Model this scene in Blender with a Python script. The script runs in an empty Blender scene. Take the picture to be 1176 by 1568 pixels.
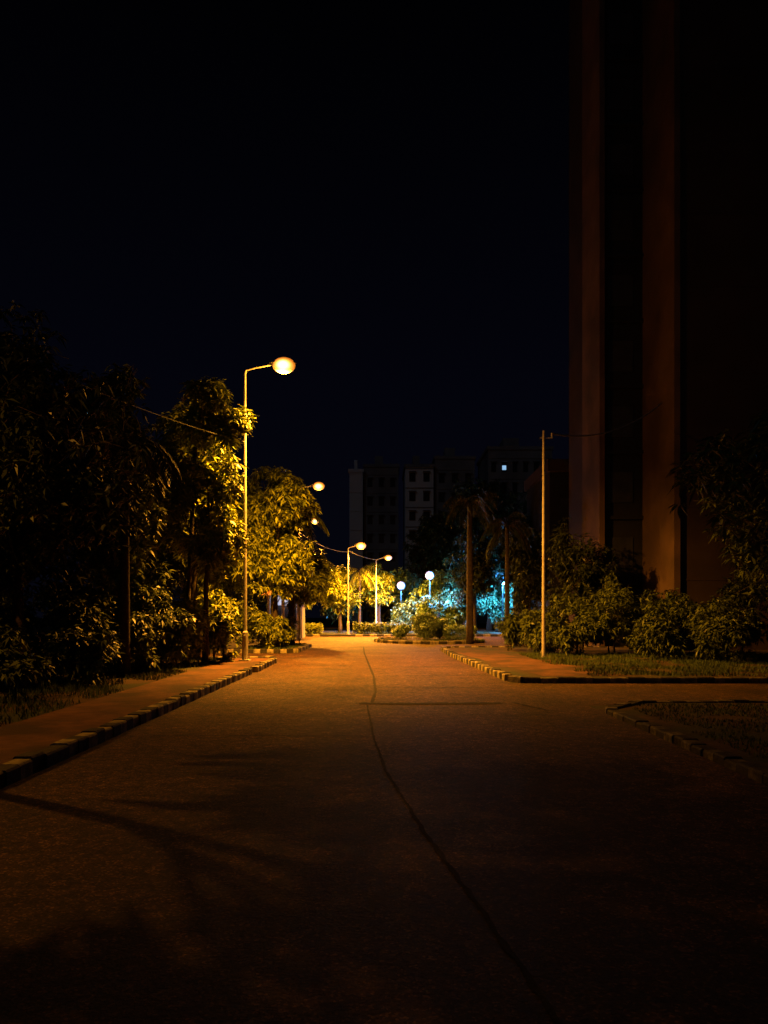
import bpy, math, random
import numpy as np
from mathutils import Vector, noise
R=math.radians
scene=bpy.context.scene
COL=scene.collection

# ---------------------------------------------------------------- materials
def new_mat(name):
    m=bpy.data.materials.new(name); m.use_nodes=True
    nt=m.node_tree; b=nt.nodes['Principled BSDF']
    return m,nt,b
def noise_mat(name,c1,c2,scale=8,rough=0.8,bump=0.2,detail=6,c3=None,scale3=1.0,bscale=None,spec=0.3,lo=.35,hi=.65):
    m,nt,b=new_mat(name); N=nt.nodes; L=nt.links
    tc=N.new('ShaderNodeTexCoord')
    n=N.new('ShaderNodeTexNoise'); n.inputs['Scale'].default_value=scale; n.inputs['Detail'].default_value=detail
    L.new(tc.outputs['Object'],n.inputs['Vector'])
    r=N.new('ShaderNodeValToRGB'); r.color_ramp.elements[0].position=lo; r.color_ramp.elements[1].position=hi
    r.color_ramp.elements[0].color=(*c1,1); r.color_ramp.elements[1].color=(*c2,1)
    L.new(n.outputs['Fac'],r.inputs['Fac'])
    out=r.outputs['Color']
    if c3:
        n3=N.new('ShaderNodeTexNoise'); n3.inputs['Scale'].default_value=scale3; n3.inputs['Detail'].default_value=5
        L.new(tc.outputs['Object'],n3.inputs['Vector'])
        r3=N.new('ShaderNodeValToRGB'); r3.color_ramp.elements[0].position=.45; r3.color_ramp.elements[1].position=.62
        L.new(n3.outputs['Fac'],r3.inputs['Fac'])
        mx=N.new('ShaderNodeMixRGB'); L.new(r3.outputs['Color'],mx.inputs['Fac']); L.new(out,mx.inputs['Color1'])
        mx.inputs['Color2'].default_value=(*c3,1); out=mx.outputs['Color']
    L.new(out,b.inputs['Base Color'])
    b.inputs['Roughness'].default_value=rough; b.inputs['Specular IOR Level'].default_value=spec
    if bump:
        nb=N.new('ShaderNodeTexNoise'); nb.inputs['Scale'].default_value=bscale or scale*3; nb.inputs['Detail'].default_value=4
        L.new(tc.outputs['Object'],nb.inputs['Vector'])
        bp=N.new('ShaderNodeBump'); bp.inputs['Strength'].default_value=bump; bp.inputs['Distance'].default_value=.02
        L.new(nb.outputs['Fac'],bp.inputs['Height']); L.new(bp.outputs['Normal'],b.inputs['Normal'])
    return m
def leaf_mat(name,dark,light,rough=.45):
    m,nt,b=new_mat(name); N=nt.nodes; L=nt.links
    g=N.new('ShaderNodeNewGeometry')
    tc=N.new('ShaderNodeTexCoord')
    n=N.new('ShaderNodeTexNoise'); n.inputs['Scale'].default_value=1.3; L.new(tc.outputs['Object'],n.inputs['Vector'])
    a=N.new('ShaderNodeMath'); a.operation='MULTIPLY_ADD'; a.inputs[1].default_value=.5
    L.new(g.outputs['Random Per Island'],a.inputs[0]); L.new(n.outputs['Fac'],a.inputs[2])
    r=N.new('ShaderNodeValToRGB'); r.color_ramp.elements[0].position=.4; r.color_ramp.elements[1].position=.95
    r.color_ramp.elements[0].color=(*dark,1); r.color_ramp.elements[1].color=(*light,1)
    L.new(a.outputs[0],r.inputs['Fac']); L.new(r.outputs['Color'],b.inputs['Base Color'])
    b.inputs['Roughness'].default_value=rough; b.inputs['Specular IOR Level'].default_value=.3
    return m
def emit_mat(name,c,s):
    m,nt,b=new_mat(name)
    b.inputs['Base Color'].default_value=(.8,.8,.8,1)
    b.inputs['Emission Color'].default_value=(*c,1); b.inputs['Emission Strength'].default_value=s
    return m
def bowl_mat(name,c_mid,c_end,smid,send):
    """glass bowl round a lamp tube: hottest around the middle of the bowl (generated coords)"""
    m,nt,b=new_mat(name); N=nt.nodes; L=nt.links
    tc=N.new('ShaderNodeTexCoord'); sub=N.new('ShaderNodeVectorMath'); sub.operation='SUBTRACT'; sub.inputs[1].default_value=(.5,.5,.40)
    L.new(tc.outputs['Generated'],sub.inputs[0]); mu=N.new('ShaderNodeVectorMath'); mu.operation='MULTIPLY'; mu.inputs[1].default_value=(1,.1,1)
    L.new(sub.outputs[0],mu.inputs[0]); ln=N.new('ShaderNodeVectorMath'); ln.operation='LENGTH'; L.new(mu.outputs[0],ln.inputs[0])
    r=N.new('ShaderNodeValToRGB'); e=r.color_ramp.elements
    e[0].position=.14; e[1].position=.46
    e[0].color=(*[v*smid/10 for v in c_mid],1); e[1].color=(*[v*send/10 for v in c_end],1)
    x=e.new(.32); x.color=(.22,.085,.012,1)
    L.new(ln.outputs['Value'],r.inputs['Fac']); L.new(r.outputs['Color'],b.inputs['Emission Color']); b.inputs['Emission Strength'].default_value=10
    return m

def asphalt_mat():
    m,nt,b=new_mat('asphalt'); N=nt.nodes; L=nt.links
    tc=N.new('ShaderNodeTexCoord')
    def chips(scale,p,c0,c1,c2):
        vo=N.new('ShaderNodeTexVoronoi'); vo.inputs['Scale'].default_value=scale; L.new(tc.outputs['Object'],vo.inputs['Vector'])
        sp=N.new('ShaderNodeSeparateColor'); L.new(vo.outputs['Color'],sp.inputs[0])
        r=N.new('ShaderNodeValToRGB'); e=r.color_ramp.elements
        e[0].position=0; e[0].color=(*c0,1); e[1].position=1; e[1].color=(*c2,1)
        x=e.new(p); x.color=(*c1,1)
        L.new(sp.outputs[0],r.inputs['Fac']); return r.outputs['Color'],vo
    a,v1=chips(75,.80,(.034,.0175,.008),(.096,.047,.018),(.30,.16,.07))
    c,v2=chips(14,.7,(.45,.45,.45),(1,1,1),(1.55,1.5,1.4))
    n=N.new('ShaderNodeTexNoise'); n.inputs['Scale'].default_value=.55; n.inputs['Detail'].default_value=9; n.inputs['Roughness'].default_value=.7
    L.new(tc.outputs['Object'],n.inputs['Vector'])
    r2=N.new('ShaderNodeValToRGB'); r2.color_ramp.elements[0].position=.35; r2.color_ramp.elements[1].position=.65
    r2.color_ramp.elements[0].color=(.42,.42,.42,1); r2.color_ramp.elements[1].color=(1.25,1.25,1.25,1)
    L.new(n.outputs['Fac'],r2.inputs['Fac'])
    def mul(x,y,f=1):
        mx=N.new('ShaderNodeMixRGB'); mx.blend_type='MULTIPLY'; mx.inputs['Fac'].default_value=f
        L.new(x,mx.inputs['Color1']); L.new(y,mx.inputs['Color2']); return mx.outputs['Color']
    L.new(mul(mul(a,c),r2.outputs['Color']),b.inputs['Base Color'])
    b.inputs['Roughness'].default_value=.7; b.inputs['Specular IOR Level'].default_value=.25
    nb=N.new('ShaderNodeTexNoise'); nb.inputs['Scale'].default_value=24; nb.inputs['Detail'].default_value=8; nb.inputs['Roughness'].default_value=.75
    L.new(tc.outputs['Object'],nb.inputs['Vector'])
    bp=N.new('ShaderNodeBump'); bp.inputs['Strength'].default_value=1; bp.inputs['Distance'].default_value=.05
    L.new(nb.outputs['Fac'],bp.inputs['Height']); L.new(bp.outputs['Normal'],b.inputs['Normal'])
    return m
M_road=asphalt_mat()
M_joint=noise_mat('tar_joint',(.006,.006,.006),(.014,.013,.012),20,.9,.3)
M_soil=noise_mat('soil',(.035,.020,.012),(.07,.038,.02),3,.95,1,8,c3=(.025,.032,.010),scale3=.8,bscale=20)
M_path=noise_mat('footpath_paving',(.07,.032,.015),(.125,.057,.025),5,.9,.8,8,c3=(.04,.023,.013),scale3=.9,bscale=30)
M_kw=noise_mat('kerb_paint_yellow',(.16,.135,.07),(.38,.33,.18),14,.8,.4,6,c3=(.09,.075,.05),scale3=7)
M_kw2=noise_mat('kerb_paint_dim',(.05,.042,.028),(.16,.135,.08),14,.85,.5,6,c3=(.035,.03,.02),scale3=5)  # weak light on the right-hand kerbs put into a duller paint colour
M_kb=noise_mat('kerb_paint_black',(.012,.012,.012),(.035,.03,.025),14,.8,.4)
M_bark=noise_mat('bark',(.022,.016,.010),(.055,.04,.026),9,.9,1,8,bscale=18)
M_steel=noise_mat('galvanised_steel',(.30,.30,.29),(.45,.44,.42),12,.5,.05)
M_conc=noise_mat('concrete_pole',(.25,.24,.22),(.38,.36,.33),10,.85,.4)
M_dconc=noise_mat('dark_painted_post',(.02,.02,.02),(.035,.035,.035),10,.8,.2)
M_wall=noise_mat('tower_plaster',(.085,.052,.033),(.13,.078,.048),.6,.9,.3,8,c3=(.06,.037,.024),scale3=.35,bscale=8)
M_wall2=noise_mat('plaster_shaded',(.030,.019,.013),(.045,.028,.02),.6,.9,.2,8,bscale=8)  # shade of the camera-facing tower front put into a darker plaster colour
M_dark=noise_mat('shaded_wall_dark',(.008,.008,.008),(.012,.012,.012),.8,.8,.1)  # unlit set-back tower front: its shade put in as a near-black colour
M_glass=noise_mat('dark_window',(.02,.022,.025),(.03,.032,.036),2,.4,0,spec=.3)
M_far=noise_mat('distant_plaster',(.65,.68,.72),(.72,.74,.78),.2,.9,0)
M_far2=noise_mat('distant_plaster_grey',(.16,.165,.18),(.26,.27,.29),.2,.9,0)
M_white=noise_mat('white_plaster',(.5,.5,.52),(.65,.65,.66),3,.8,.1)
M_tile=noise_mat('roof_tile',(.10,.04,.025),(.16,.07,.04),6,.8,.5)
M_cable=noise_mat('cable_grey',(.16,.16,.16),(.22,.22,.22),5,.5,0)
M_leafA=leaf_mat('leaf_lamplit',(.05,.08,.008),(.26,.30,.025))  # lamp-lit trees: part of the lamplight is put into the leaf colour
M_leafB=leaf_mat('leaf_shaded',(.013,.019,.005),(.035,.048,.010))  # unlit and backlit trees: their shade is put into a darker leaf colour
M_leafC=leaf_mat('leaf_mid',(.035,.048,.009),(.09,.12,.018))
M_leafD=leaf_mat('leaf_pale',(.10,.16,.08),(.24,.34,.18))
M_leafE=leaf_mat('leaf_globe_lit',(.05,.10,.05),(.14,.24,.12))  # trees by the globe lamps: bluish light put into the leaf tint
M_grass=leaf_mat('grass_blade',(.025,.045,.010),(.06,.09,.02),.8)

# ---------------------------------------------------------------- mesh tools
class MB:
    def __init__(s): s.v=[];s.f=[];s.m=[]
    def quad(s,pts,mi=0):
        k=len(s.v); s.v+= [tuple(p) for p in pts]; s.f.append(tuple(range(k,k+len(pts)))); s.m.append(mi)
    def box(s,a,b,mi=0):
        (x0,y0,z0),(x1,y1,z1)=a,b; k=len(s.v)
        s.v+=[(x0,y0,z0),(x1,y0,z0),(x1,y1,z0),(x0,y1,z0),(x0,y0,z1),(x1,y0,z1),(x1,y1,z1),(x0,y1,z1)]
        for f in ((0,3,2,1),(4,5,6,7),(0,1,5,4),(1,2,6,5),(2,3,7,6),(3,0,4,7)):
            s.f.append(tuple(k+i for i in f)); s.m.append(mi)
    def prism(s,poly,z0,z1,mi=0):
        k=len(s.v); n=len(poly)
        s.v+=[(x,y,z0) for x,y in poly]+[(x,y,z1) for x,y in poly]
        s.f.append(tuple(range(k+n,k+2*n))); s.m.append(mi)
        for i in range(n):
            j=(i+1)%n; s.f.append((k+i,k+j,k+n+j,k+n+i)); s.m.append(mi)
    def tube(s,pts,rad,n=8,mi=0,cap=True):
        pts=[Vector(p) for p in pts]; k=len(s.v)
        for i,p in enumerate(pts):
            t=(pts[min(i+1,len(pts)-1)]-pts[max(i-1,0)]).normalized()
            a=Vector((1,0,0)) if abs(t.x)<.9 else Vector((0,1,0))
            u=t.cross(a).normalized(); w=t.cross(u)
            r=rad[i] if hasattr(rad,'__len__') else rad
            for j in range(n):
                an=2*math.pi*j/n; s.v.append(tuple(p+u*math.cos(an)*r+w*math.sin(an)*r))
        for i in range(len(pts)-1):
            for j in range(n):
                a=k+i*n+j; b=k+i*n+(j+1)%n
                s.f.append((a,b,b+n,a+n)); s.m.append(mi)
        if cap:
            s.f.append(tuple(k+j for j in range(n))[::-1]); s.m.append(mi)
            e=k+(len(pts)-1)*n; s.f.append(tuple(e+j for j in range(n))); s.m.append(mi)
    def ell(s,c,r,mi=0,nu=16,nv=10,v0=0,v1=1):
        k=len(s.v)
        for i in range(nv+1):
            th=math.pi*(v0+(v1-v0)*i/nv)
            for j in range(nu):
                ph=2*math.pi*j/nu
                s.v.append((c[0]+r[0]*math.sin(th)*math.cos(ph),c[1]+r[1]*math.sin(th)*math.sin(ph),c[2]+r[2]*math.cos(th)))
        for i in range(nv):
            for j in range(nu):
                a=k+i*nu+j;b=k+i*nu+(j+1)%nu
                s.f.append((a,a+nu,b+nu,b)); s.m.append(mi)
    def obj(s,name,mats,parent=None,loc=(0,0,0),smooth=False):
        me=bpy.data.meshes.new(name); me.from_pydata(s.v,[],s.f)
        for m in mats: me.materials.append(m)
        me.polygons.foreach_set('material_index',s.m)
        if smooth: me.polygons.foreach_set('use_smooth',[True]*len(s.f))
        me.update()
        o=bpy.data.objects.new(name,me); COL.objects.link(o); o.location=loc
        if parent: o.parent=parent
        return o
def empty(name,loc=(0,0,0)):
    e=bpy.data.objects.new(name,None); e.empty_display_size=.3; e.location=loc; COL.objects.link(e); return e
def np_obj(name,V,nv,mat,parent=None):
    n=len(V); me=bpy.data.meshes.new(name)
    me.vertices.add(n*nv); me.vertices.foreach_set('co',V.reshape(-1).astype(np.float32))
    me.loops.add(n*nv); me.loops.foreach_set('vertex_index',np.arange(n*nv,dtype=np.int32))
    me.polygons.add(n); me.polygons.foreach_set('loop_start',np.arange(0,n*nv,nv,dtype=np.int32))
    try: me.polygons.foreach_set('loop_total',np.full(n,nv,dtype=np.int32))
    except Exception: pass
    me.materials.append(mat); me.update(calc_edges=True); me.validate()
    o=bpy.data.objects.new(name,me); COL.objects.link(o)
    if parent: o.parent=parent
    return o
def norm(a): return a/np.maximum(np.linalg.norm(a,axis=-1,keepdims=True),1e-6)
def leaf_quads(C,per,L,W,rng,droop=.35):
    n=len(C)*per; c=np.repeat(C,per,axis=0)
    az=rng.uniform(0,2*np.pi,n); el=rng.uniform(-.9,.55,n)
    d=np.stack([np.cos(az)*np.cos(el),np.sin(az)*np.cos(el),np.sin(el)],1)
    l=(L*rng.uniform(.6,1.25,n))[:,None]; w=(W*rng.uniform(.7,1.2,n))[:,None]
    up=norm(rng.normal(0,.45,(n,3))+np.array([0,0,1.]))
    s=norm(np.cross(d,up))
    base=c+d*l*.12+rng.normal(0,L*.12,(n,3))
    mid=base+d*l*.45+np.array([0,0,-.04])*l
    tip=base+d*l+np.array([0,0,-1.])*l*droop
    return np.stack([base,mid+s*w*.5,tip,mid-s*w*.5],1)
def crown_points(blobs,n,rng,seed,gap=.0):
    pts=[]; vol=np.array([b[3]*b[4]*b[5] for b in blobs])**.8; vol/=vol.sum()
    for b,v in zip(blobs,vol):
        k=max(4,int(n*v)); d=norm(rng.normal(0,1,(k,3))); r=rng.uniform(.25,1,k)**.5
        p=np.array(b[:3])+d*r[:,None]*np.array(b[3:6]); pts.append(p)
    P=np.concatenate(pts)
    keep=[noise.noise(Vector((p[0]*1.1+seed*7,p[1]*1.1,p[2]*1.1)))>gap-.22 for p in P]
    return P[np.array(keep)]
def tree(name,base,cc,cr,nb,ncl,L=.2,W=.055,per=9,tr=.14,seed=1,mat=None,gap=0,lean=0,droop=.35,zb=.12,smin=.26,smax=.46,blobs=None):
    rng=np.random.default_rng(seed); rd=random.Random(seed)
    e=empty(name,(base[0],base[1],zb))
    if blobs is None:
        blobs=[]
        for i in range(nb):
            d=norm(rng.normal(0,1,3)); r=rng.uniform(.35,.85)
            s=rng.uniform(smin,smax)
            c=np.array(cc)+d*r*np.array(cr)*.8
            c[2]=max(c[2],.3)
            blobs.append((c[0],c[1],c[2],cr[0]*s,cr[1]*s,cr[2]*s*.75))
    P=crown_points(blobs,ncl,rng,seed,gap); P=P[P[:,2]>.08]
    np_obj('foliage',leaf_quads(P,per,L,W,rng,droop),4,mat or M_leafA,e)
    mb=MB(); zf=max(.25,cc[2]-cr[2]*.75)
    top=Vector((cc[0]*.8,cc[1]*.8,cc[2]+cr[2]*.4)); fork=Vector((cc[0]*.3,cc[1]*.3,zf))
    mb.tube([(0,0,-.1),(tr*.2,0,zf*.3),(fork.x*.6,fork.y*.6+tr*.2,zf*.7),fork,(fork+top)/2+Vector((tr,-tr,0)),top],
            [tr*1.35,tr*1.05,tr*.92,tr*.85,tr*.5,tr*.15],8)
    for b in blobs:
        p=Vector(b[:3]); t=rd.uniform(0,.6); s=fork.lerp(top,t); m=(s+p)/2+Vector((rd.uniform(-.2,.2),rd.uniform(-.2,.2),rd.uniform(-.05,.3)))
        mb.tube([s,m,p],[tr*.42,tr*.26,tr*.1],5)
        for q in range(3):
            d=Vector((rd.uniform(-1,1)*b[3],rd.uniform(-1,1)*b[4],rd.uniform(-.6,1)*b[5]))
            mb.tube([m.lerp(p,.6),p+d*.5,p+d],[tr*.14,tr*.09,tr*.04],4)
    mb.obj('trunk_and_limbs',[M_bark],e,smooth=True)
    return e
def palm(name,base,h,nf,fl,seed=1,mat=None,tr=.13,lean=(0,0),zb=.12):
    rng=np.random.default_rng(seed); e=empty(name,(base[0],base[1],zb)); mb=MB()
    ks=10; pts=[];rad=[]
    for i in range(ks+1):
        t=i/ks; pts.append((lean[0]*t*t,lean[1]*t*t,-.1+(h+.1)*t)); rad.append(tr*(1.25-.45*t)*(1+.06*(i%2)))
    mb.tube(pts,rad,10); Q=[]
    top=np.array([lean[0],lean[1],h])
    for i in range(nf):
        az=2*np.pi*i/nf+rng.uniform(-.3,.3); el=rng.uniform(-.15,1.1); f=fl*rng.uniform(.8,1.15)
        p=top.copy(); dirv=np.array([np.cos(az)*np.cos(el),np.sin(az)*np.cos(el),np.sin(el)]); rp=[tuple(p)]
        n=26; side0=np.array([-np.sin(az),np.cos(az),0])
        for k in range(n):
            dirv=norm(dirv+np.array([0,0,-.085])); p=p+dirv*f/n
            if k%4==3: rp.append(tuple(p))
            if k>2:
                ll=f*.26*math.sin(math.pi*min(1,(k+3)/(n+4)))+.06
                for sg in (-1,1):
                    d=norm(side0*sg+dirv*.55+np.array([0,0,-.45+rng.uniform(-.2,.2)]))
                    w=norm(np.cross(d,np.array([.1,.2,1.])+rng.normal(0,.2,3)))*.022*f/1.8
                    tip=p+d*ll+np.array([0,0,-ll*.25])
                    Q.append([p,p+d*ll*.4+w,tip,p+d*ll*.4-w])
        mb.tube(rp,[.025*(1-.8*j/len(rp)) for j in range(len(rp))],4)
    np_obj('fronds',np.array(Q),4,mat or M_leafC,e)
    mb.obj('palm_trunk',[M_bark],e,smooth=True)
    return e

# ---------------------------------------------------------------- ground, roads
g=MB(); g.quad([(-300,-300,0),(300,-300,0),(300,300,0),(-300,300,0)]); g.obj('ground',[M_soil])
r=MB(); z=.004
def rq(p): r.quad([(x,y,z) for x,y in p])
rq([(-3.5,-20),(3.55,-20),(3.55,13),(-3.5,13)])
rq([(-3.5,13),(26,13),(26,17),(-3.5,17)])
rq([(-3.5,17),(2.95,17),(2.45,28),(2.45,33),(-3.5,33)])
rq([(-16,25.3),(-3.5,25.3),(-3.5,30),(-16,30)])
rq([(-3.5,33),(34,33),(34,37),(-3.5,37)])
rq([(-7,37),(34,37),(34,52),(-7,52)])
r.obj('road',[M_road])
j=MB()
def strip(pts,w,z=.008,seed=5,wob=.008):
    rd=random.Random(seed)
    fine=[]
    for a,b in zip(pts[:-1],pts[1:]):
        n=max(1,int(math.dist(a,b)/.08))
        for i in range(n):
            t=i/n; fine.append((a[0]+(b[0]-a[0])*t+rd.uniform(-wob,wob),a[1]+(b[1]-a[1])*t+rd.uniform(-wob,wob)))
    fine.append(pts[-1])
    ed=[]
    for i,p in enumerate(fine):
        q=fine[min(i+2,len(fine)-1)];o=fine[max(i-2,0)]
        d=Vector((q[0]-o[0],q[1]-o[1])).normalized(); n=Vector((-d.y,d.x))*w*rd.uniform(.25,.65)
        ed.append(((p[0]+n.x,p[1]+n.y,z),(p[0]-n.x,p[1]-n.y,z)))
    for a,b in zip(ed[:-1],ed[1:]): j.quad([a[0],a[1],b[1],b[0]])
strip([(1.0,1.0),(.656,3.07),(.52,4.02),(.296,5.4),(.013,7.55),(-.13,9.5),(-.3,13.0)],.032)
strip([(-.22,13.3),(-.17,15.1),(-.27,19),(-.8,30),(-1.0,36)],.06)
j.obj('road_joint',[M_joint])
j=MB(); strip([(-.45,13.15),(.6,13.1),(2.1,13.2)],.24,.012,wob=.02); strip([(2.3,13.3),(2.7,12.2)],.06,.012)
strip([(-3.4,9.6),(-1.6,9.7),(-.2,9.62)],.03,.012,9); strip([(-3.4,15.5),(-.3,15.4)],.05,.012,8); strip([(.0,19.0),(2.7,19.1)],.06,.012,3)
strip([(.05,16.0),(2.6,15.9)],.05,.012,4); strip([(-3.4,22.5),(-.5,22.6)],.08,.012,14)
j.obj('road_crack',[M_joint])

v=MB(); T=.12; T2=.06
v.prism([(-90,-20),(-3.72,-20),(-3.72,25.0),(-90,25.0)],-.1,T)
v.prism([(-90,30.3),(-3.72,30.3),(-3.72,36),(-4.6,36.8),(-7.2,37.2),(-7.2,52),(-90,52)],-.1,T)
v.prism([(3.77,-20),(90,-20),(90,12.78),(4.6,12.78),(3.77,12.1)],-.1,T2)
v.prism([(3.17,17.22),(90,17.22),(90,32.78),(2.67,32.78),(2.67,28)],-.1,T)
v.prism([(-90,52.25),(90,52.25),(90,250),(-90,250)],-.1,T)
v.obj('grass_verge',[M_soil])
f=MB(); f.quad([(-5.0,-20,.125),(-3.722,-20,.125),(-3.722,24.9,.125),(-5.0,24.9,.125)])
f.quad([(3.8,17.6,.125),(6.0,17.6,.125),(4.2,28,.125),(2.75,28,.125)]) 
f.obj('footpath',[M_path])

def kerb(name,pts,w=.2,h=.16,step=.27,mats=None):
    mb=MB(); rd=random.Random(len(pts)*7+int(abs(pts[0][0])*10))
    P=[Vector(p) for p in pts]; D=[0]
    for a,b in zip(P[:-1],P[1:]): D.append(D[-1]+(b-a).length)
    def at(s):
        for i in range(len(P)-1):
            if s<=D[i+1]: return P[i].lerp(P[i+1],(s-D[i])/(D[i+1]-D[i]))
        return P[-1]
    s=0;i=0
    while s<D[-1]-.05:
        e=min(s+step-.008,D[-1]); a=at(s);b=at(e); d=(b-a).normalized(); n=Vector((-d.y,d.x))*w/2
        hh=h+rd.uniform(-.018,.018); o=n*rd.uniform(-.15,.15)
        c=.02
        a=a+o;b=b+o; k=len(mb.v)
        for (q,z,s_) in ((a,-.05,1),(b,-.05,1),(a,hh-c,1),(b,hh-c,1),(a,hh,.8),(b,hh,.8)):
            mb.v.append((q.x+n.x*s_,q.y+n.y*s_,z)); mb.v.append((q.x-n.x*s_,q.y-n.y*s_,z))
        mi=i%2
        if rd.random()<.05: mi=1
        for fc in ((0,2,6,4),(1,5,7,3),(4,6,10,8),(5,9,11,7),(8,10,11,9),(0,4,8,9,5,1),(2,3,7,11,10,6)):
            mb.f.append(tuple(k+t for t in fc)); mb.m.append(mi)
        s+=step;i+=1
    return mb.obj(name,mats or [M_kw,M_kb])
kerb('painted_kerb',[(-3.6,-8),(-3.6,19.6)])
kerb('painted_kerb',[(-3.55,20.2),(-3.6,24.2),(-3.8,25.1),(-7,25.15)])
kerb('painted_kerb',[(-8,30.15),(-4,30.15),(-3.6,30.6),(-3.6,35.9),(-4.6,36.9),(-7.1,37.1)])
kerb('painted_kerb',[(3.66,-6),(3.66,12.0),(4.5,12.9),(14,12.9)],h=.09,mats=[M_kw2,M_kb])
kerb('painted_kerb',[(2.98,17.65),(2.56,28),(2.56,32.2),(3.2,32.9),(12,32.9)],step=.3)
kerb('painted_kerb',[(12,17.1),(4.4,17.1),(3.3,17.1),(3.0,17.5)],step=.4,h=.13,mats=[M_kw2,M_kb])
kerb('painted_kerb',[(-7,52.1),(30,52.1)],step=.5)
ring=[(2.6+3.1*math.cos(a),43+4.2*math.sin(a)) for a in np.linspace(0,2*math.pi,40)]
kerb('painted_kerb',ring,step=.45)
m=MB(); m.prism([(2.6+3.0*math.cos(a),43+4.1*math.sin(a)) for a in np.linspace(0,2*math.pi,40)[:-1]],.0,.13); m.obj('traffic_island',[M_soil])

def grass(name,regs,seed=3):
    rng=np.random.default_rng(seed); A=[]
    for (x0,x1,y0,y1,n,h,zz) in regs:
        p=np.stack([rng.uniform(x0,x1,n),rng.uniform(y0,y1,n),np.full(n,zz)],1)
        keep=np.array([noise.noise(Vector((q[0]*.9,q[1]*.9,seed)))>-.15 for q in p]); p=p[keep]; n=len(p)
        az=rng.uniform(0,6.28,n); w=np.stack([np.cos(az),np.sin(az),az*0],1)*.009
        hh=h*rng.uniform(.4,1.2,n); tip=p+np.stack([rng.normal(0,.35,n)*hh,rng.normal(0,.35,n)*hh,hh],1)
        A.append(np.stack([p-w,p+w,tip],1))
    np_obj(name,np.concatenate(A),3,M_grass)
grass('grass',[(4.9,14,17.5,27,30000,.12,T),(4.0,9,5,12.6,14000,.05,T2),(-9,-5.0,6,24,20000,.14,T),(-6,-3.8,30.5,36,3000,.12,T),(-.3,5.5,39.5,46.5,4000,.12,.13),(-7,8,52.4,58,6000,.16,T)])

# ---------------------------------------------------------------- lamps
SOD=(1,.36,.025); CYA=(.07,.40,1)
M_glowS=bowl_mat('sodium_lamp_glass',(1,.62,.22),(1,.27,.015),6,.75); M_glowB=emit_mat('cool_lamp_glass',(.06,.33,1),1.7)
def add_light(name,kind,loc,p,c,parent,rad=.12,size=165,blend=.7,tilt=0,tilty=0):
    l=bpy.data.lights.new(name,kind); l.energy=p; l.color=c; l.shadow_soft_size=rad
    if kind=='SPOT': l.spot_size=R(size); l.spot_blend=blend
    o=bpy.data.objects.new(name,l); o.location=loc; COL.objects.link(o); o.parent=parent; o.rotation_euler=(R(tilt),R(tilty),0)
def street_lamp(base,h,arm,power,glow=M_glowS,c=SOD,r0=.075,hs=1.0,spill=.008,zb=.12,size=165,blend=.7,tilt=0,tilty=0,rad=.1):
    e=empty('street_lamp',(base[0],base[1],zb)); h-=zb
    mb=MB()
    mb.tube([(0,0,-.1),(0,0,.9),(0,0,.95),(0,0,h*.55),(0,0,h-.25)],[r0*1.3,r0*1.3,r0*.85,r0*.65,r0*.45],12)
    mb.box((-.17,-.17,-.05),(.17,.17,.04)); mb.box((-.05,-r0*1.6,.45),(.05,-r0*1.3,.8))
    s=1 if arm>0 else -1
    pts=[(0,0,h-.27),(s*.04,0,h-.16),(arm*.3,0,h-.08),(arm*.7,0,h),(arm-.2*s*hs,0,h+.04)]
    mb.tube(pts,[r0*.5,r0*.4,r0*.34,r0*.34,r0*.34],8); mb.obj('pole_and_arm',[M_steel],e,smooth=False)
    hd=MB(); c0=(arm+.08*s,0,h+.04)
    hd.ell((c0[0],0,c0[2]+.02),(.42*hs,.17*hs,.11*hs),0,20,8,0,.5)
    hd.ell((c0[0],0,c0[2]+.02),(.42*hs,.17*hs,.02),0,20,3,.5,1)
    hd.obj('lamp_housing',[M_steel],e,smooth=True)
    gl=MB(); gl.ell((c0[0]+.04*s,0,c0[2]-.05*hs),(.36*hs,.25*hs,.25*hs),0,20,10,.0,1); gl.obj('lamp_bowl',[glow],e,smooth=True)
    add_light('lamp_light','SPOT',(c0[0],0,c0[2]-.38*hs),power,c,e,rad,size,blend,tilt,tilty)
    if spill: add_light('lamp_spill','POINT',(c0[0],0,c0[2]-.38*hs),power*spill,c,e,.1)
    return e
def globe_lamp(base,h,power,r=.22,tilt=35):
    e=empty('globe_lamp',(base[0],base[1],.12)); mb=MB(); h-=.12
    mb.tube([(0,0,-.1),(0,0,.5),(0,0,.52),(0,0,h-r)],[.07,.06,.035,.03],10); mb.tube([(0,0,h-r-.05),(0,0,h-r+.02)],[.05,.10],12)
    mb.obj('post',[M_dconc],e); gl=MB(); gl.ell((0,0,h),(r,r,r),0,16,12); gl.obj('globe',[M_glowB],e,smooth=True)
    add_light('globe_light','SPOT',(0,-r-.12,h),power,CYA,e,.1,160,.6,tilt)
    add_light('globe_spill','POINT',(0,-r-.12,h),power*.03,CYA,e,.1)
street_lamp((-4.36,23.2),9.4,1.1,27000,size=142,blend=.85,tilt=12,tilty=-12,spill=.028)
street_lamp((-5.2,45.1),9.4,1.1,32000,size=158,blend=.8,tilty=-8)
street_lamp((-7.0,62),9.4,1.1,12000,size=150)
street_lamp((-2.55,52.6),6.45,.8,18000,size=160)
street_lamp((-.6,56),5.85,.8,10000,size=160,hs=.8)
globe_lamp((3.4,55),4.45,13000,.32); globe_lamp((1.4,60.5),3.9,9000,.34); globe_lamp((9.3,58),4.0,10000,.14)
street_lamp((-9.8,9.6),7.6,.9,1200,size=165,rad=.03,spill=0)

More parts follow.
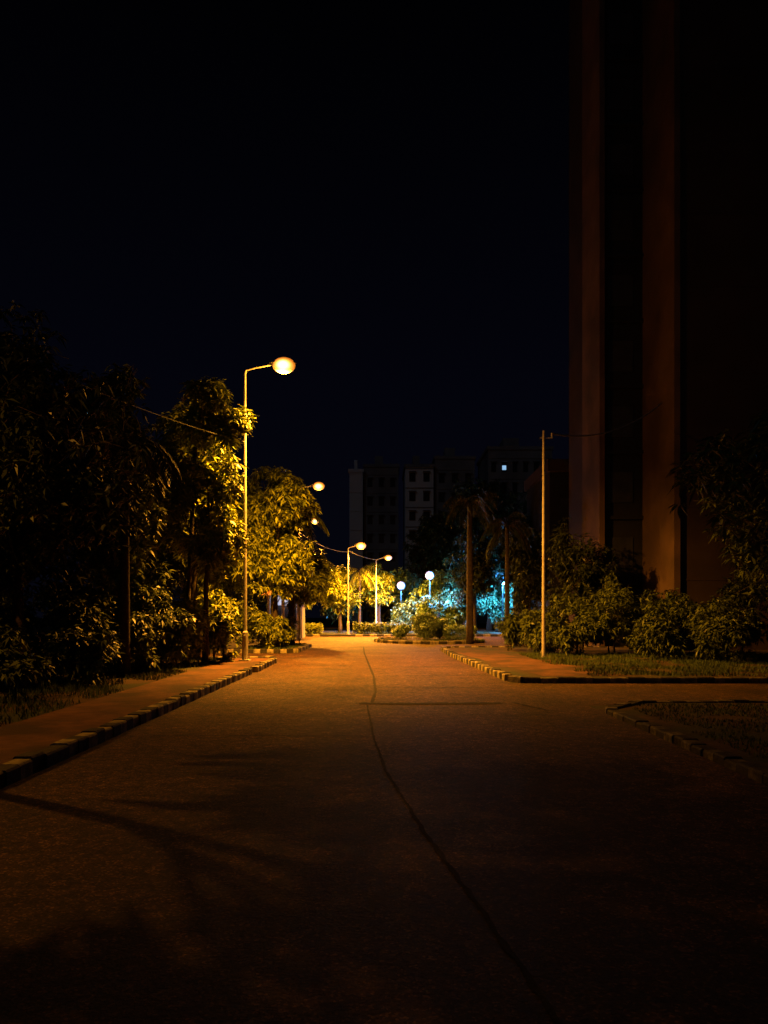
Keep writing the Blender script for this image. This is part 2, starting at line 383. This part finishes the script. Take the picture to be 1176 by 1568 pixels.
# ---------------------------------------------------------------- poles & cables
def cable(name,a,b,sag,r=.012,n=24):
    a=Vector(a);b=Vector(b); mb=MB()
    mb.tube([a.lerp(b,i/n)-Vector((0,0,sag*4*(i/n)*(1-i/n))) for i in range(n+1)],r,5); return mb.obj(name,[M_cable])
e=empty('utility_pole',(5.42,25.1,.12)); mb=MB()
mb.tube([(0,0,-.1),(0,0,3.5),(0,0,7.7)],[.07,.055,.04],10); mb.tube([(-.12,0,7.45),(.3,0,7.45)],.02,6)
mb.tube([(.28,0,7.45),(.28,0,7.62)],[.035,.025],8); mb.obj('pole',[M_conc],e)
cable('overhead_cable',(5.7,25.1,7.72),(11.84,31.5,10.6),.55,.03)
cable('overhead_cable',(-2.55,52.6,6.1),(-.6,56,5.7),.1,.015)
cable('overhead_cable',(-9.4,9.6,7.3),(-4.36,23.2,7.0),.4,.006)
cable('overhead_cable',(-2.55,52.6,6.0),(-5.2,45.1,6.6),.3,.012)

# ---------------------------------------------------------------- buildings
H=46
e=empty('apartment_tower',(9.7,30,0))
def T3(x,y,z): return (x-9.7,y-30,z)
mb=MB()
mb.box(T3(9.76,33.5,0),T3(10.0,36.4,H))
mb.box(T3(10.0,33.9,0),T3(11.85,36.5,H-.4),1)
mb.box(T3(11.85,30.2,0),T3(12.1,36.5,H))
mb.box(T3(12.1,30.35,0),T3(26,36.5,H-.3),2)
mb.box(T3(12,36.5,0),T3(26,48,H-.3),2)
for k in range(15):
    zz=3+k*3
    mb.box(T3(12.1,30.335,zz-.03),T3(26,30.36,zz+.03),2)
    mb.box(T3(10.0,33.76,zz-.08),T3(11.85,33.93,zz+.08),1)
    mb.box(T3(10.3,33.86,zz+.7),T3(11.4,33.93,zz+2.1),3)
    for x in (19.6,22.6):
        mb.box(T3(x,30.31,zz-2),T3(x+1.4,30.37,zz-.7),3); mb.box(T3(x-.15,30.1,zz-2.12),T3(x+1.55,30.36,zz-2.03),2)
mb.box(T3(11.7,30.05,H),T3(26.2,48.2,H+.3),2)
mb.obj('tower_walls',[M_wall,M_dark,M_wall2,M_glass],e)
e=empty('low_building',(10,50,0)); mb=MB()
mb.box((1.2,0,0),(12,8,11.2),1); mb.box((1.0,-.3,11.2),(12.2,8.2,12.0),0)
for k in range(3):
    for x in range(4): mb.box((1.9+x*2.4,-.04,1.5+k*3.2),(3.1+x*2.4,.05,3+k*3.2),2)
mb.obj('walls',[M_wall2,M_dark,M_glass],e)

M_winlit=emit_mat('lit_window_cool',(.35,.65,1),.8)
def block(name,x0,x1,y,top,depth,mats,lit=(),nx=4):
    e=empty(name,(x0,y,0)); mb=MB(); W=x1-x0
    mb.box((0,0,0),(W,depth,top),0); mb.box((-.2,-.2,top),(W+.2,depth+.2,top+.5),1)
    mb.box((W*.3,depth*.3,top+.5),(W*.55,depth*.6,top+2.6),1)
    nz=int(top//3.1)
    for k in range(nz):
        mb.box((.0,-.12,k*3.1+3.0),(W,-.003,k*3.1+3.15),1)
        for i in range(nx):
            x=W*(i+.28)/nx; w=W/nx*.44
            mi=2
            if (i,k) in lit: mb.box((x+.05,-.1,k*3.1+1.3),(x+w*.9,.04,k*3.1+1.95),3)
            mb.box((x,-.06,k*3.1+1.0),(x+w,.05,k*3.1+2.4),mi)
            mb.box((x-.1,-.5,k*3.1+2.5),(x+w+.1,-.003,k*3.1+2.6),1)
    mb.obj('walls_and_windows',mats,e)
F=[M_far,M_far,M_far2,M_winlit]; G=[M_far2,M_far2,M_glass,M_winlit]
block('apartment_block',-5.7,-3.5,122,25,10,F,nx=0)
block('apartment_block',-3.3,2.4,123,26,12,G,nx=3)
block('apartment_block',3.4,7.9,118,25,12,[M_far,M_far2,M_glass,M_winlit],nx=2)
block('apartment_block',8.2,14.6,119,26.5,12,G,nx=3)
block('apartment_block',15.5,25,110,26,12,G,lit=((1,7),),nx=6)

e=empty('guard_house',(-6.9,44.2,.12)); mb=MB()
mb.box((0,.9,0),(1.9,2.6,2.6),0)
for x in (-.1,.75,1.65): mb.tube([(x+.1,.1,0),(x+.1,.1,.2),(x+.1,.1,.21),(x+.1,.1,2.4),(x+.1,.1,2.41),(x+.1,.1,2.6)],[.16,.16,.11,.1,.15,.15],12)
mb.box((.35,.86,0),(1.05,.95,2.0),2); mb.box((1.25,.86,.9),(1.7,.95,1.9),2); mb.box((1.2,.8,.82),(1.75,.95,.897),0)
zz=2.6
mb.v+= [(-.4,-.3,zz),(2.5,-.3,zz),(2.5,3,zz),(-.4,3,zz),(.5,1.3,zz+.75),(1.6,1.3,zz+.75)]; k=len(mb.v)-6
for fc in((0,1,5,4),(1,2,5),(2,3,4,5),(3,0,4),(3,2,1,0)): mb.f.append(tuple(k+i for i in fc)); mb.m.append(1)
mb.obj('house_body',[M_white,M_tile,M_glass],e)
add_light('porch_light','POINT',(.8,.45,2.3),14,(.75,.8,1),e,.05)
e=empty('traffic_sign',(-4.15,36.2,.12)); mb=MB(); mb.tube([(0,0,-.1),(0,0,2.9)],.035,8)
mb.tube([(0,-.05,2.6),(0,-.07,2.6)],.3,24,1); mb.tube([(0,-.072,2.6),(0,-.076,2.6)],.22,24,0); mb.obj('post_and_disc',[M_conc,M_tile],e)

# ---------------------------------------------------------------- vegetation
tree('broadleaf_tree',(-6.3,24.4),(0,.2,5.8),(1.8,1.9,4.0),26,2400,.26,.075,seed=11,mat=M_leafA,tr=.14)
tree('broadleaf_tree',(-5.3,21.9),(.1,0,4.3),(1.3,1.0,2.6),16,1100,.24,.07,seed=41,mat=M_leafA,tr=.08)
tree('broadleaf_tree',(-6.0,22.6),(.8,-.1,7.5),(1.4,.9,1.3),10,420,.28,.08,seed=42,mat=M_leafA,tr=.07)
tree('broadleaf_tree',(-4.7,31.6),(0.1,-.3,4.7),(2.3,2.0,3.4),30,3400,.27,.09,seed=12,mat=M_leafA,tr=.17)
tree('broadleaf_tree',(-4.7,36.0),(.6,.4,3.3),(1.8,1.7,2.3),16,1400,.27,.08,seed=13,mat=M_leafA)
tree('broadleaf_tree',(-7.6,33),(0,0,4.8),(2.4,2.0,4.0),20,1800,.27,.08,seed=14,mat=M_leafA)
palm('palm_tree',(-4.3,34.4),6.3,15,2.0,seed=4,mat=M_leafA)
tree('broadleaf_tree',(-8.2,22.6),(0,0,4.2),(2.2,1.8,3.6),18,1500,.25,.07,seed=15,mat=M_leafC)
sh=[(-5.7,21.0,1.0,2.2,M_leafA),(-6.6,20.0,1.1,2.4,M_leafC),(-7.8,19.0,1.2,2.4,M_leafC),(-6.0,18.4,.8,1.6,M_leafC),(-5.5,23.9,.8,2.6,M_leafA),(-4.95,22.8,.6,1.9,M_leafA),
 (-8.8,16.2,1.3,2.2,M_leafC),(-7.6,14.0,1.1,1.7,M_leafC),(-6.9,16.3,1.1,1.9,M_leafC),(-9.6,18.2,1.5,2.8,M_leafB),(-6.2,15.2,.8,1.3,M_leafC),
 (-8.6,12.4,1.2,1.7,M_leafC),(-6.3,12.6,.7,1.0,M_leafC),(-10.5,14.5,1.5,2.8,M_leafB),(-5.9,19.6,.9,1.9,M_leafC),(-7.2,17.6,1.2,2.6,M_leafC),(-7.0,10.4,.9,1.3,M_leafB),
 (-4.8,31.0,.9,1.7,M_leafA),(-5.8,31.2,1.1,2.2,M_leafA),(-7.0,31.0,1.2,2.4,M_leafC),(-4.6,33.0,.8,1.5,M_leafA),(-8.4,31.4,1.2,2.4,M_leafC)]
for i,(x,y,s,h,mt) in enumerate(sh):
    tree('shrub',(x,y),(0,0,h*.52),(s,s,h*.62),14,560,.17,.06,seed=130+i,mat=mt,tr=.035)
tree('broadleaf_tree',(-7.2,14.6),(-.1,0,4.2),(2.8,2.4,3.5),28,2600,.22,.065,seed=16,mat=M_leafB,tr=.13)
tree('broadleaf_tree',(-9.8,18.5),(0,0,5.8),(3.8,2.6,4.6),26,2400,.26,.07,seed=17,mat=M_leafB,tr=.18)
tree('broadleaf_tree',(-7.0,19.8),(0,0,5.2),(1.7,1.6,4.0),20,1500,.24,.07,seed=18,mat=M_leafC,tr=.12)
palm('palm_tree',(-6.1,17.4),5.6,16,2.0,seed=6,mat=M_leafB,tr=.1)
# roadside tree beside the left-hand lamp (just outside the photograph); open crown of separate leafy boughs
bl=[(.0,-1.9,4.55,.45,.5,.28),(.1,-1.5,5.2,.4,.5,.3),(-.1,-.9,4.7,.3,.35,.16),(.05,-.4,5.15,.35,.4,.14),(0,.2,4.75,.3,.3,.12),(.1,.5,5.35,.4,.5,.14),
    (.2,-.9,5.7,.4,.6,.28),(.1,.1,5.85,.4,.5,.22),(0,1.0,4.9,.3,.4,.10)]
tree('broadleaf_tree',(-6.1,8.1),(0,-.2,5.2),(1.1,2.3,1.5),8,170,.24,.10,seed=19,mat=M_leafB,tr=.05,gap=-.5,blobs=bl)
# right
tree('broadleaf_tree',(7.6,11.6),(0,0,4.0),(2.8,2.2,2.9),24,2100,.22,.065,seed=21,mat=M_leafC,tr=.13,zb=.06)
tree('broadleaf_tree',(10.9,19.6),(0,0,4.6),(3.1,2.2,3.9),26,2400,.25,.07,seed=22,mat=M_leafC,tr=.16)
rs=[(5.9,28.4,1.0,2.0,M_leafC),(6.9,26.4,1.1,1.7,M_leafC),(8.2,27.0,1.4,2.5,M_leafC),(9.6,25.6,1.4,2.3,M_leafC),(11.0,24.0,1.5,2.2,M_leafC),(7.4,28.4,1.3,2.6,M_leafC),(12.6,26,1.7,3.0,M_leafB),(9.0,23.8,1.0,1.4,M_leafC),
 (10.2,27.2,1.5,2.8,M_leafC),(13.2,22.5,1.6,2.4,M_leafB),(6.2,27.0,.8,1.3,M_leafC),(10.4,22.4,1.0,1.5,M_leafC),(5.0,29.8,.8,1.5,M_leafC),(8.9,28.6,1.3,3.2,M_leafC)]
for i,(x,y,s,h,mt) in enumerate(rs):
    tree('shrub',(x,y),(0,0,h*.52),(s,s,h*.62),14,600,.18,.06,seed=150+i,mat=mt,tr=.035)
tree('broadleaf_tree',(8.4,31.5),(0,0,3.6),(1.7,1.5,3.2),16,1000,.25,.07,seed=23,mat=M_leafB,tr=.1)
tree('broadleaf_tree',(6.6,54),(0,0,5.2),(2.4,2.2,3.6),20,1400,.32,.1,seed=24,mat=M_leafB)
tree('broadleaf_tree',(10,56.5),(0,0,6.4),(3.4,2.0,3.8),22,1600,.34,.11,seed=25,mat=M_leafB)
tree('broadleaf_tree',(9.5,66),(0,0,9.4),(4.6,3,5.8),28,2200,.42,.13,seed=26,mat=M_leafB,tr=.3)
tree('broadleaf_tree',(4.9,68),(0,0,7.4),(3.2,3,5.2),26,1900,.42,.13,seed=27,mat=M_leafB,tr=.3)
palm('palm_tree',(4.55,39.2),7.4,16,2.0,seed=8,mat=M_leafB,tr=.16)
palm('palm_tree',(6.4,34.4+4),6.2,14,1.9,seed=9,mat=M_leafB,tr=.11,zb=.0)
tree('broadleaf_tree',(8.6,44),(0,0,4.0),(2.0,1.6,3.6),18,1200,.28,.09,seed=33,mat=M_leafB,zb=0)
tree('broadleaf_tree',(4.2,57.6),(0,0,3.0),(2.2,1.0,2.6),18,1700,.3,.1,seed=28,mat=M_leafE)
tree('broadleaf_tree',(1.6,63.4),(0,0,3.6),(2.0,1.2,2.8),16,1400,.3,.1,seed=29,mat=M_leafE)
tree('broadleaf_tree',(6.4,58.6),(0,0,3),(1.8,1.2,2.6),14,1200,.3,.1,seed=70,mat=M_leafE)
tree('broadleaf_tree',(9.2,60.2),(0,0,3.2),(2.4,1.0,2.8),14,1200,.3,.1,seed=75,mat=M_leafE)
for i,(x,y,s,h) in enumerate([(3.3,53.7,1.2,3.0),(1.5,58.2,1.2,2.8),(4.9,53.4,1.0,2.2),(5.6,55.6,1.1,3.2)]):
    tree('shrub',(x,y),(0,0,h*.52),(s,s*.8,h*.55),14,700,.24,.08,seed=180+i,mat=M_leafE,tr=.04)
tree('broadleaf_tree',(-3.4,57),(0,0,3.6),(1.9,1.6,2.4),16,1200,.32,.1,seed=71,mat=M_leafA)
tree('broadleaf_tree',(-.4,58.8),(0,0,3.6),(1.6,1.4,2.4),16,1100,.32,.1,seed=72,mat=M_leafA)
tree('broadleaf_tree',(-6.6,57),(0,0,3.6),(2.4,1.6,3),16,1100,.32,.1,seed=73,mat=M_leafA)
palm('palm_tree',(-1.9,57.5),4.8,14,1.8,seed=10,mat=M_leafA,tr=.1)
for i,(x,y,s) in enumerate([(-4,66,3),(0,75,3.4),(6,78,4),(13,76,4.5),(-10,70,4.5),(18,66,4.5),(-14,58,4),(-13,40,4)]):
    tree('broadleaf_tree',(x,y),(0,0,s*1.1),(s,s*.7,s),14,900,.45,.15,seed=80+i,mat=M_leafB)
def hedge(name,x0,x1,y0,y1,h,mat,seed):
    rng=np.random.default_rng(seed); e=empty(name,((x0+x1)/2,(y0+y1)/2,T)); n=int((x1-x0)*(y1-y0+.6)*h*300)
    P=np.stack([rng.uniform(x0,x1,n)-(x0+x1)/2,rng.uniform(y0,y1,n)-(y0+y1)/2,h*rng.uniform(0.02,1,n)**.7+rng.normal(0,.06,n)],1)
    np_obj('hedge_leaves',leaf_quads(P,6,.13,.06,rng,.1),4,mat,e)
    mb=MB()
    for i in range(int((x1-x0)*3)):
        xx=rng.uniform(x0,x1)-(x0+x1)/2; mb.tube([(xx,0,-.05),(xx+rng.uniform(-.1,.1),rng.uniform(-.2,.2),h*.85)],[.02,.008],4)
    mb.obj('hedge_stems',[M_bark],e)
hedge('hedge',-6.4,-4.4,52.6,53.4,.75,M_leafA,1); hedge('hedge',-2.2,1.6,53.0,53.8,.8,M_leafC,2); hedge('hedge',3.4,5.2,41.6,42.3,.8,M_leafD,3)
hedge('hedge',-7.6,-5.6,40.4,41.2,.9,M_leafA,4)
for i,(x,y,s,h) in enumerate([(2.3,42.6,1.1,1.7),(1.0,43.4,.6,.9),(3.3,43.8,.7,1.3)]):
    tree('topiary_shrub',(x,y),(0,0,h*.55),(s,s,h*.55),20,1200,.14,.06,seed=90+i,mat=M_leafD,tr=.05,gap=-.5)

# ---------------------------------------------------------------- sky, added fill sun
w=bpy.data.worlds.new('World'); scene.world=w; w.use_nodes=True; nt=w.node_tree; N=nt.nodes; L=nt.links
bg=N['Background']; tc=N.new('ShaderNodeTexCoord'); sp=N.new('ShaderNodeSeparateXYZ'); rp=N.new('ShaderNodeValToRGB')
L.new(tc.outputs['Generated'],sp.inputs[0]); L.new(sp.outputs['Z'],rp.inputs['Fac']); L.new(rp.outputs['Color'],bg.inputs['Color'])
cr=rp.color_ramp; cr.elements[0].position=0; cr.elements[0].color=(.0015,.0017,.0040,1)
cr.elements[1].position=.66; cr.elements[1].color=(.0002,.0002,.0004,1)
x=cr.elements.new(.30); x.color=(.0010,.0011,.0032,1)
bg.inputs['Strength'].default_value=1
s=bpy.data.lights.new('fill_sun','SUN'); s.energy=.03; s.color=(.6,.78,1); s.angle=R(.5)  # unseen source, added faintly so the distant walls stay above black
o=bpy.data.objects.new('fill_sun',s); COL.objects.link(o)
o.rotation_euler=Vector((.4,.75,-.5)).to_track_quat('-Z','Y').to_euler()

# ---------------------------------------------------------------- camera
cd=bpy.data.cameras.new('camera'); cam=bpy.data.objects.new('camera',cd); COL.objects.link(cam)
cam.location=(0,0,1.6); cam.rotation_euler=(R(90),0,0)
cd.sensor_fit='VERTICAL'; cd.sensor_height=36; cd.lens=26; cd.shift_y=.0995; cd.clip_end=1000; cd.clip_start=.05
scene.camera=cam
scene.view_settings.view_transform='Standard'; scene.view_settings.look='None'; scene.view_settings.exposure=0
